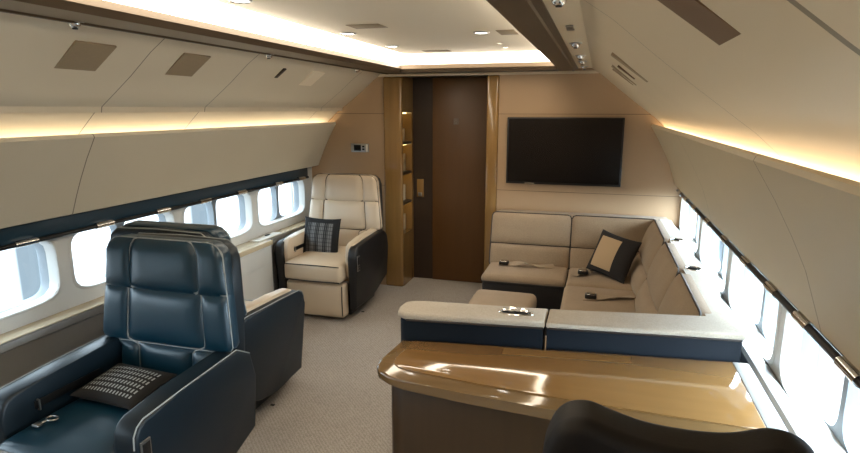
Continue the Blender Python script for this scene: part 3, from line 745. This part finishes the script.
# ------------------------------------------------------------------ sofas
def cup(parent, x, y, z, m='chrome'):
    bm = NB(); tube(bm, [(x + 0.038 * math.cos(a), y + 0.038 * math.sin(a), z + 0.002) for a in [2 * PI * k / 24 for k in range(24)]], 0.003, 8, closed=True)
    c = link('cup_holder', bm, m, parent)
    bm = NB(); lathe(bm, [(0.034, 0.0), (0.034, 0.003)], 20, (x, y, z - 0.001)); link('well', bm, 'dark_metal', c)
def belt_part(parent, pts, bk, rot=0.0):
    """loose lap belt lying on a seat: webbing ribbon and buckle"""
    bm = NB(); n = len(pts); L = []
    for i, (x, y, z) in enumerate(pts):
        a = Vector(pts[max(0, i - 1)]); b = Vector(pts[min(n - 1, i + 1)]); d = (b - a); d.z = 0; d.normalize()
        s_ = Vector((-d.y, d.x, 0)) * 0.026 + Vector((0, 0, 0.012 * math.sin(i * 2.1)))
        L.append((Vector((x, y, z)) + s_, Vector((x, y, z)) - s_))
    top = [(bm.verts.new(p + Vector((0, 0, 0.004))), bm.verts.new(q + Vector((0, 0, 0.004)))) for p, q in L]
    bot = [(bm.verts.new(p), bm.verts.new(q)) for p, q in L]
    for i in range(n - 1):
        bm.faces.new((top[i][0], top[i][1], top[i + 1][1], top[i + 1][0])); bm.faces.new((bot[i][0], bot[i + 1][0], bot[i + 1][1], bot[i][1]))
        bm.faces.new((top[i][0], top[i + 1][0], bot[i + 1][0], bot[i][0])); bm.faces.new((top[i][1], bot[i][1], bot[i + 1][1], top[i + 1][1]))
    w_ = link('lap_belt', bm, 'belt', parent)
    x, y, z = bk; bm = NB()
    rbox(bm, x - 0.035, x + 0.035, y - 0.03, y + 0.03, z, z + 0.026, 0.008, 2, 1); b_ = link('buckle', bm, 'black', w_)
    bm = NB(); rbox(bm, x - 0.024, x + 0.024, y - 0.034, y + 0.016, z + 0.0262, z + 0.032, 0.003, 2, 1); b_.parent = parent; b_.name = 'belt_buckle'; link('release_plate', bm, 'chrome', b_)
def quarter(bm, m): pass
# bulkhead sofa
bsf = thing('sofa', 'beige sofa section with dark base along the bulkhead under the television', 'sofa', (0.47, 4.3, 0)); ox, oy = 0.47, 4.3
bm = NB(); rbox(bm, 0.185 - ox, 1.352 - ox, 3.93 - oy, 4.435 - oy, 0.0, 0.370, 0.02, 3, 3); link('base', bm, 'sofa_base', bsf)
bm = NB(); rbox(bm, 0.18 - ox, 0.778 - ox, 3.90 - oy, 4.32 - oy, 0.372, 0.43, 0.03, 4, 8, crown=0.015); s1 = link('seat', bm, 'sofa', bsf)
bm = NB(); tube(bm, [(0.185 - ox, 3.899 - oy, 0.384), (0.48 - ox, 3.899 - oy, 0.384), (0.775 - ox, 3.899 - oy, 0.384)], 0.005, 6); link('piping', bm, 'pipe_dark', s1)
bm = NB(); rbox(bm, 0.782 - ox, 1.30 - ox, 3.84 - oy, 4.32 - oy, 0.372, 0.43, 0.03, 4, 8, crown=0.015); s2 = link('seat', bm, 'sofa', bsf)
bm = NB(); tube(bm, [(0.785 - ox, 3.84 - oy, 0.41), (1.04 - ox, 3.838 - oy, 0.415), (1.27 - ox, 3.84 - oy, 0.41)], 0.005, 6); link('piping', bm, 'pipe_dark', s2)
for (xa, xb, nm) in ((0.175, 0.782, 'l'), (0.784, 1.39, 'r')):
    bm, ln, ol = pad(xb - xa, 0.40, [], [0.42], 0.035, 0.10, rtop=0.03, rbot=0.02, recline=0.28, nu=14, pw=6)
    bk = link('backrest', bm, 'sofa', bsf, loc=((xa + xb) / 2 - ox, 4.27 - oy, 0.41))
    bm = NB(); tube(bm, ln[0], 0.005, 6); tube(bm, ol, 0.005, 6, closed=True); link('piping', bm, 'pipe_dark', bk)
bm = NB(); rbox(bm, 0.175 - ox, 1.50 - ox, 4.44 - oy, 4.74 - oy, 0.34, 0.775, 0.03, 4, 6); link('back_top', bm, 'sofa', bsf)
belt_part(bsf, [(0.27 - ox, 4.16 - oy, 0.446), (0.40 - ox, 4.15 - oy, 0.462), (0.48 - ox, 4.14 - oy, 0.475), (0.55 - ox, 4.16 - oy, 0.452), (0.68 - ox, 4.20 - oy, 0.448)], (0.31 - ox, 4.15 - oy, 0.452))
belt_part(bsf, [(0.83 - ox, 4.00 - oy, 0.446), (0.90 - ox, 4.08 - oy, 0.470), (0.98 - ox, 4.14 - oy, 0.452), (1.10 - ox, 4.06 - oy, 0.447)], (0.89 - ox, 4.02 - oy, 0.462))
# side sofa under the right windows
ssf = thing('sofa', 'long beige corner sofa section below the right windows, navy end against the desk', 'sofa', (1.2, 3.0, 0)); ox, oy = 1.2, 3.0
bm = NB(); prism(bm, [(x - ox, y - oy) for x, y in [(0.793, 2.098), (1.482, 2.175), (1.482, 2.30), (0.793, 2.235)]], 2, 0.0, 0.782, bevel=0.012); link('end_panel', bm, 'sofa_navy', ssf)
bm = NB()
Ltop = [(0.79, 2.088), (1.488, 2.166), (1.488, 4.42), (1.395, 4.42), (1.395, 2.315), (0.79, 2.248)]
prism(bm, [(x - ox, y - oy) for x, y in Ltop], 2, 0.780, 0.808, bevel=0.012, seg=4)
bt = link('back_top', bm, 'sofa_top', ssf, angle=60)
bm = NB(); tube(bm, [(0.80 - ox, 2.089 - oy, 0.782), (1.14 - ox, 2.1265 - oy, 0.782), (1.48 - ox, 2.165 - oy, 0.782)], 0.004, 6); link('piping', bm, 'pipe_dark', bt)
bm = NB(); rbox(bm, 1.41 - ox, 1.485 - ox, 2.30 - oy, 4.42 - oy, 0.0, 0.76, 0.02, 3, 3); link('back_frame', bm, 'sofa_navy', ssf)
bm = NB(); rbox(bm, 0.79 - ox, 1.355 - ox, 2.295 - oy, 3.83 - oy, 0.0, 0.370, 0.02, 3, 3); link('base', bm, 'sofa_base', ssf)
for (a, b) in ((2.30, 3.10), (3.10, 3.83)):
    bm = NB(); rbox(bm, 0.775 - ox, 1.25 - ox, a - oy + 0.003, b - oy - 0.003, 0.372, 0.43, 0.03, 4, 8, crown=0.014); st = link('seat', bm, 'sofa', ssf)
for (a, b) in ((2.315, 2.98), (2.985, 3.66), (3.665, 4.40)):
    bm, ln, ol = pad(b - a, 0.395, [], [0.40], 0.045, 0.055, rtop=0.05, rbot=0.03, recline=0.34, nu=14, pw=3)
    bk = link('backrest', bm, 'sofa', ssf, loc=(1.235 - ox, (a + b) / 2 - oy, 0.415), rot=(0, 0, -PI / 2))
    bm = NB(); tube(bm, ol, 0.005, 6, closed=True); link('piping', bm, 'pipe_dark', bk)
for y in (3.05, 3.72): cup(ssf, 1.44 - ox, y - oy, 0.806)
belt_part(ssf, [(0.90 - ox, 3.50 - oy, 0.446), (1.0 - ox, 3.52 - oy, 0.46), (1.10 - ox, 3.56 - oy, 0.452), (1.2 - ox, 3.62 - oy, 0.447)], (0.95 - ox, 3.52 - oy, 0.452))
belt_part(ssf, [(1.10 - ox, 3.00 - oy, 0.446), (1.15 - ox, 3.04 - oy, 0.465), (1.20 - ox, 3.07 - oy, 0.448)], (1.16 - ox, 3.0 - oy, 0.452))
# free end module
nsf = thing('sofa', 'short beige sofa end module with chrome catch, beside the aisle at the desk', 'sofa', (0.49, 2.2, 0)); ox, oy = 0.49, 2.2
bm = NB(); prism(bm, [(x - ox, y - oy) for x, y in [(0.245, 2.032), (0.778, 2.094), (0.778, 2.235), (0.245, 2.175), (0.208, 2.15), (0.205, 2.10), (0.215, 2.06)]], 2, 0.0, 0.782, bevel=0.012); link('body', bm, 'sofa_navy', nsf, angle=50)
bm = NB(); prism(bm, [(x - ox, y - oy) for x, y in [(0.245, 2.023), (0.785, 2.086), (0.785, 2.247), (0.27, 2.198), (0.225, 2.185), (0.202, 2.16), (0.195, 2.10), (0.208, 2.045)]], 2, 0.780, 0.808, bevel=0.012, seg=4); bt = link('back_top', bm, 'sofa_top', nsf, angle=60)
bm = NB(); tube(bm, [(0.25 - ox, 2.0235 - oy, 0.782), (0.5 - ox, 2.053 - oy, 0.782), (0.78 - ox, 2.085 - oy, 0.782)], 0.004, 6); link('piping', bm, 'pipe_dark', bt)
bm = NB(); tube(bm, [(0.665 - ox + 0.065 * math.cos(a), 2.155 - oy + 0.030 * math.sin(a), 0.807) for a in [2 * PI * k / 28 for k in range(28)]], 0.005, 8, closed=True); c_ = link('catch_rim', bm, 'chrome', bt)
bm = NB(); rbox(bm, 0.61 - ox, 0.72 - ox, 2.140 - oy, 2.172 - oy, 0.8085, 0.811, 0.001, 2, 1); link('catch_well', bm, 'black', c_)
bm = NB(); tube(bm, [(0.615 - ox, 2.155 - oy, 0.817), (0.65 - ox, 2.150 - oy, 0.823), (0.68 - ox, 2.160 - oy, 0.817), (0.715 - ox, 2.153 - oy, 0.819)], 0.010, 8); link('catch_lever', bm, 'chrome', c_)
bm = NB(); rbox(bm, 0.22 - ox, 0.765 - ox, 2.24 - oy, 2.86 - oy, 0.0, 0.370, 0.02, 3, 2); link('base', bm, 'sofa_base', nsf)
bm = NB(); rbox(bm, 0.215 - ox, 0.775 - ox, 2.33 - oy, 2.88 - oy, 0.372, 0.43, 0.03, 4, 6, crown=0.014); link('seat', bm, 'sofa', nsf)
# ottoman
ot = thing('ottoman', 'low beige ottoman in the middle of the corner sofa', 'ottoman', (0.41, 3.28, 0))
bm = NB(); rbox(bm, -0.19, 0.19, -0.33, 0.33, 0.0, 0.30, 0.02, 3, 2); link('base', bm, 'sofa_base', ot)
bm = NB(); rbox(bm, -0.205, 0.205, -0.36, 0.36, 0.302, 0.415, 0.04, 4, 8, crown=0.012); link('seat', bm, 'sofa', ot)
# corner cushion
bm = pillow(0.33, 0.31, 0.10)
o = link('cushion', bm, 'two_tone', loc=(1.085, 4.06, 0.595)); o.rotation_mode = 'XYZ'
o.rotation_euler = (Matrix.Rotation(math.radians(-36), 4, 'Z') @ Matrix.Rotation(math.radians(66), 4, 'X') @ Matrix.Rotation(math.radians(-7), 4, 'Z')).to_euler()
tag(o, 'black cushion with cream square panel leaning in the corner of the beige sofa', 'cushion')

# ------------------------------------------------------------------ ceiling details
def downlight(x, y, lab):
    t = thing('downlight', lab, 'light', (x, y, 2.02), 0, 'round ceiling downlights')
    bm = NB(); tube(bm, [(0.040 * math.cos(a), 0.040 * math.sin(a), -0.002) for a in [2 * PI * k / 24 for k in range(24)]], 0.006, 8, closed=True); link('rim', bm, 'brushed', t)
    bm = NB(); lathe(bm, [(0.036, -0.004), (0.036, -0.0005)], 24); link('lens', bm, 'led_spot', t)
downlight(-0.44, 2.07, 'round downlight in the ceiling at the top edge of the photo, nearest the camera')
downlight(-0.45, 3.11, 'round downlight in the left of the ceiling, second from the camera')
downlight(-0.44, 3.81, 'round downlight in the left of the ceiling, nearest the far light strip')
downlight(0.28, 3.28, 'round downlight alone in the right half of the ceiling')
for i, (x, y) in enumerate(((0.29, 3.84), (0.29, 4.09))):
    t = thing('ceiling_spot', ('tiny ceiling spot between the right downlight and the far light strip', 'tiny ceiling spot closest to the far light strip')[i], 'light', (x, y, 2.02), 0, 'tiny ceiling spots')
    bm = NB(); lathe(bm, [(0.016, -0.004), (0.018, -0.0005)], 16); link('rim', bm, 'chrome', t)
def cgrille(x, y, w_, l_, lab, m='grille'):
    bm = NB(); rbox(bm, x - w_ / 2, x + w_ / 2, y - l_ / 2, y + l_ / 2, 2.0175, 2.0198, 0.001, 1, 1)
    tag(link('speaker_grille', bm, m), lab, 'grille', 'flat speaker grilles')
cgrille(-0.24, 2.88, 0.18, 0.14, 'pale flat speaker grille in the ceiling beside the left downlights')
cgrille(0.42, 3.32, 0.10, 0.20, 'pale flat speaker grille in the ceiling right of the lone downlight')
cgrille(-0.24, 4.22, 0.20, 0.12, 'pale flat speaker grille in the ceiling near the far light strip')
# things on the sloping lining: local frame with u along the cabin, v down the slope, n into the cabin
def slope_frame(s, x, z, y):
    e = Vector((s * 0.41, 0, -0.305)).normalized(); u = Vector((0, 1, 0)); n = u.cross(e) if s < 0 else e.cross(u)
    if n.z > 0: n = -n
    return Matrix(((e.x, u.x, n.x, s * x), (e.y, u.y, n.y, y), (e.z, u.z, n.z, z), (0, 0, 0, 1)))
def surf_z(x):
    for (a, b), (c, d) in zip(UP, UP[1:]):
        if a <= x <= c: return b + (d - b) * (x - a) / (c - a)
def slope_box(name, s, xm, y0, y1, wv, m, lab, cat, group=None, th_=0.004):
    bm = NB(); box(bm, -wv / 2, wv / 2, -(y1 - y0) / 2, (y1 - y0) / 2, -0.006, th_)
    o = link(name, bm, m, smooth=False); o.matrix_world = slope_frame(s, xm, surf_z(xm), (y0 + y1) / 2)
    return tag(o, lab, cat, group) if cat else o
slope_box('speaker_grille', -1, 1.015, 1.76, 1.95, 0.165, 'grille', 'square grille on the left sloping lining, nearest the camera', 'grille', 'flat speaker grilles')
slope_box('speaker_grille', -1, 1.005, 2.34, 2.53, 0.165, 'grille', 'square grille on the left sloping lining, second from the camera', 'grille', 'flat speaker grilles')
slope_box('speaker_grille', -1, 1.005, 3.62, 3.80, 0.15, 'ceil', 'faint pale square grille on the left sloping lining, nearest the bulkhead', 'grille', 'flat speaker grilles')
slope_box('speaker_grille', 1, 1.055, 0.95, 1.11, 0.21, 'grille_brown', 'long brown grille on the right sloping lining at the top of the photo', 'grille', 'flat speaker grilles')
bm = NB(); rbox(bm, -0.045, 0.045, -0.018, 0.018, -0.004, 0.006, 0.006, 3, 2); o = link('air_slot', bm, 'wood_dark')
o.matrix_world = slope_frame(-1, 0.99, surf_z(0.99), 3.27); tag(o, 'small brown slot on the left sloping lining between two grilles', 'slot')
av = thing('air_vent', 'slatted air outlet on the right sloping lining near the television', 'vent')
av.matrix_world = slope_frame(1, 1.05, surf_z(1.05), 2.90)
for y, w_, m, l_ in ((-0.30, 0.07, 'grille', 0.19), (0.02, 0.05, 'grille_brown', 0.10), (0.28, 0.05, 'grille', 0.16), (0.42, 0.03, 'grille', 0.14)):
    bm = NB(); box(bm, -l_ / 2, l_ / 2, y - w_ / 2, y + w_ / 2, -0.004, 0.005); link('slat', bm, m, av, smooth=False)
def reading_light(x, y, z, lab, tilt):
    t = thing('reading_light', lab, 'light', (x, y, z), 0, 'swivel reading lights')
    bm = NB(); lathe(bm, [(0.030, -0.003), (0.032, -0.0005), (0.030, 0.0)], 20); link('rim', bm, 'brushed', t)
    bm = NB(); lathe(bm, [(0.010, -0.022), (0.017, -0.018), (0.021, -0.010), (0.022, -0.0035)], 18); b_ = link('ball', bm, 'chrome', t)
    bm = NB(); lathe(bm, [(0.009, -0.026), (0.010, -0.0222)], 14); link('lens', bm, 'black', b_)
for x, y, z, lab in ((0.81, 1.76, 1.9115, 'small chrome reading light at the top edge of the photo, right of the soffit'), (0.81, 2.95, 1.9115, 'small chrome reading light right of the soffit, second from the camera'),
                     (0.81, 3.62, 1.9115, 'small chrome reading light right of the soffit, third from the camera'), (0.81, 4.06, 1.9115, 'small chrome reading light right of the soffit, second from the bulkhead'), (0.81, 4.55, 1.9115, 'small chrome reading light right of the soffit, nearest the bulkhead')):
    reading_light(x, y, z, lab, 0)
for y, lab in ((1.66, 'small dark reading light under the left soffit, nearest the camera'), (2.90, 'small chrome reading light under the middle of the left soffit'), (4.12, 'small chrome reading light under the left soffit, nearest the bulkhead')):
    reading_light(-0.838, y, 1.8985, lab, 0)
bm = NB(); rbox(bm, 0.795, 0.825, 2.33, 2.45, 1.906, 1.9118, 0.003, 2, 1); tag(link('air_slot', bm, 'brushed'), 'flat oval metal insert between the reading lights right of the soffit', 'insert')
# crumbs on the carpet
for i, (x, y, lab) in enumerate(((-0.70, 2.52, 'small dark scrap on the carpet beside the navy recliners'), (-0.80, 4.03, 'small dark scrap on the carpet beside the cream recliner'))):
    bm = NB(); rbox(bm, x - 0.012, x + 0.012, y - 0.008, y + 0.008, 0.0, 0.006, 0.003, 2, 1); tag(link('scrap', bm, 'black'), lab, 'scrap')
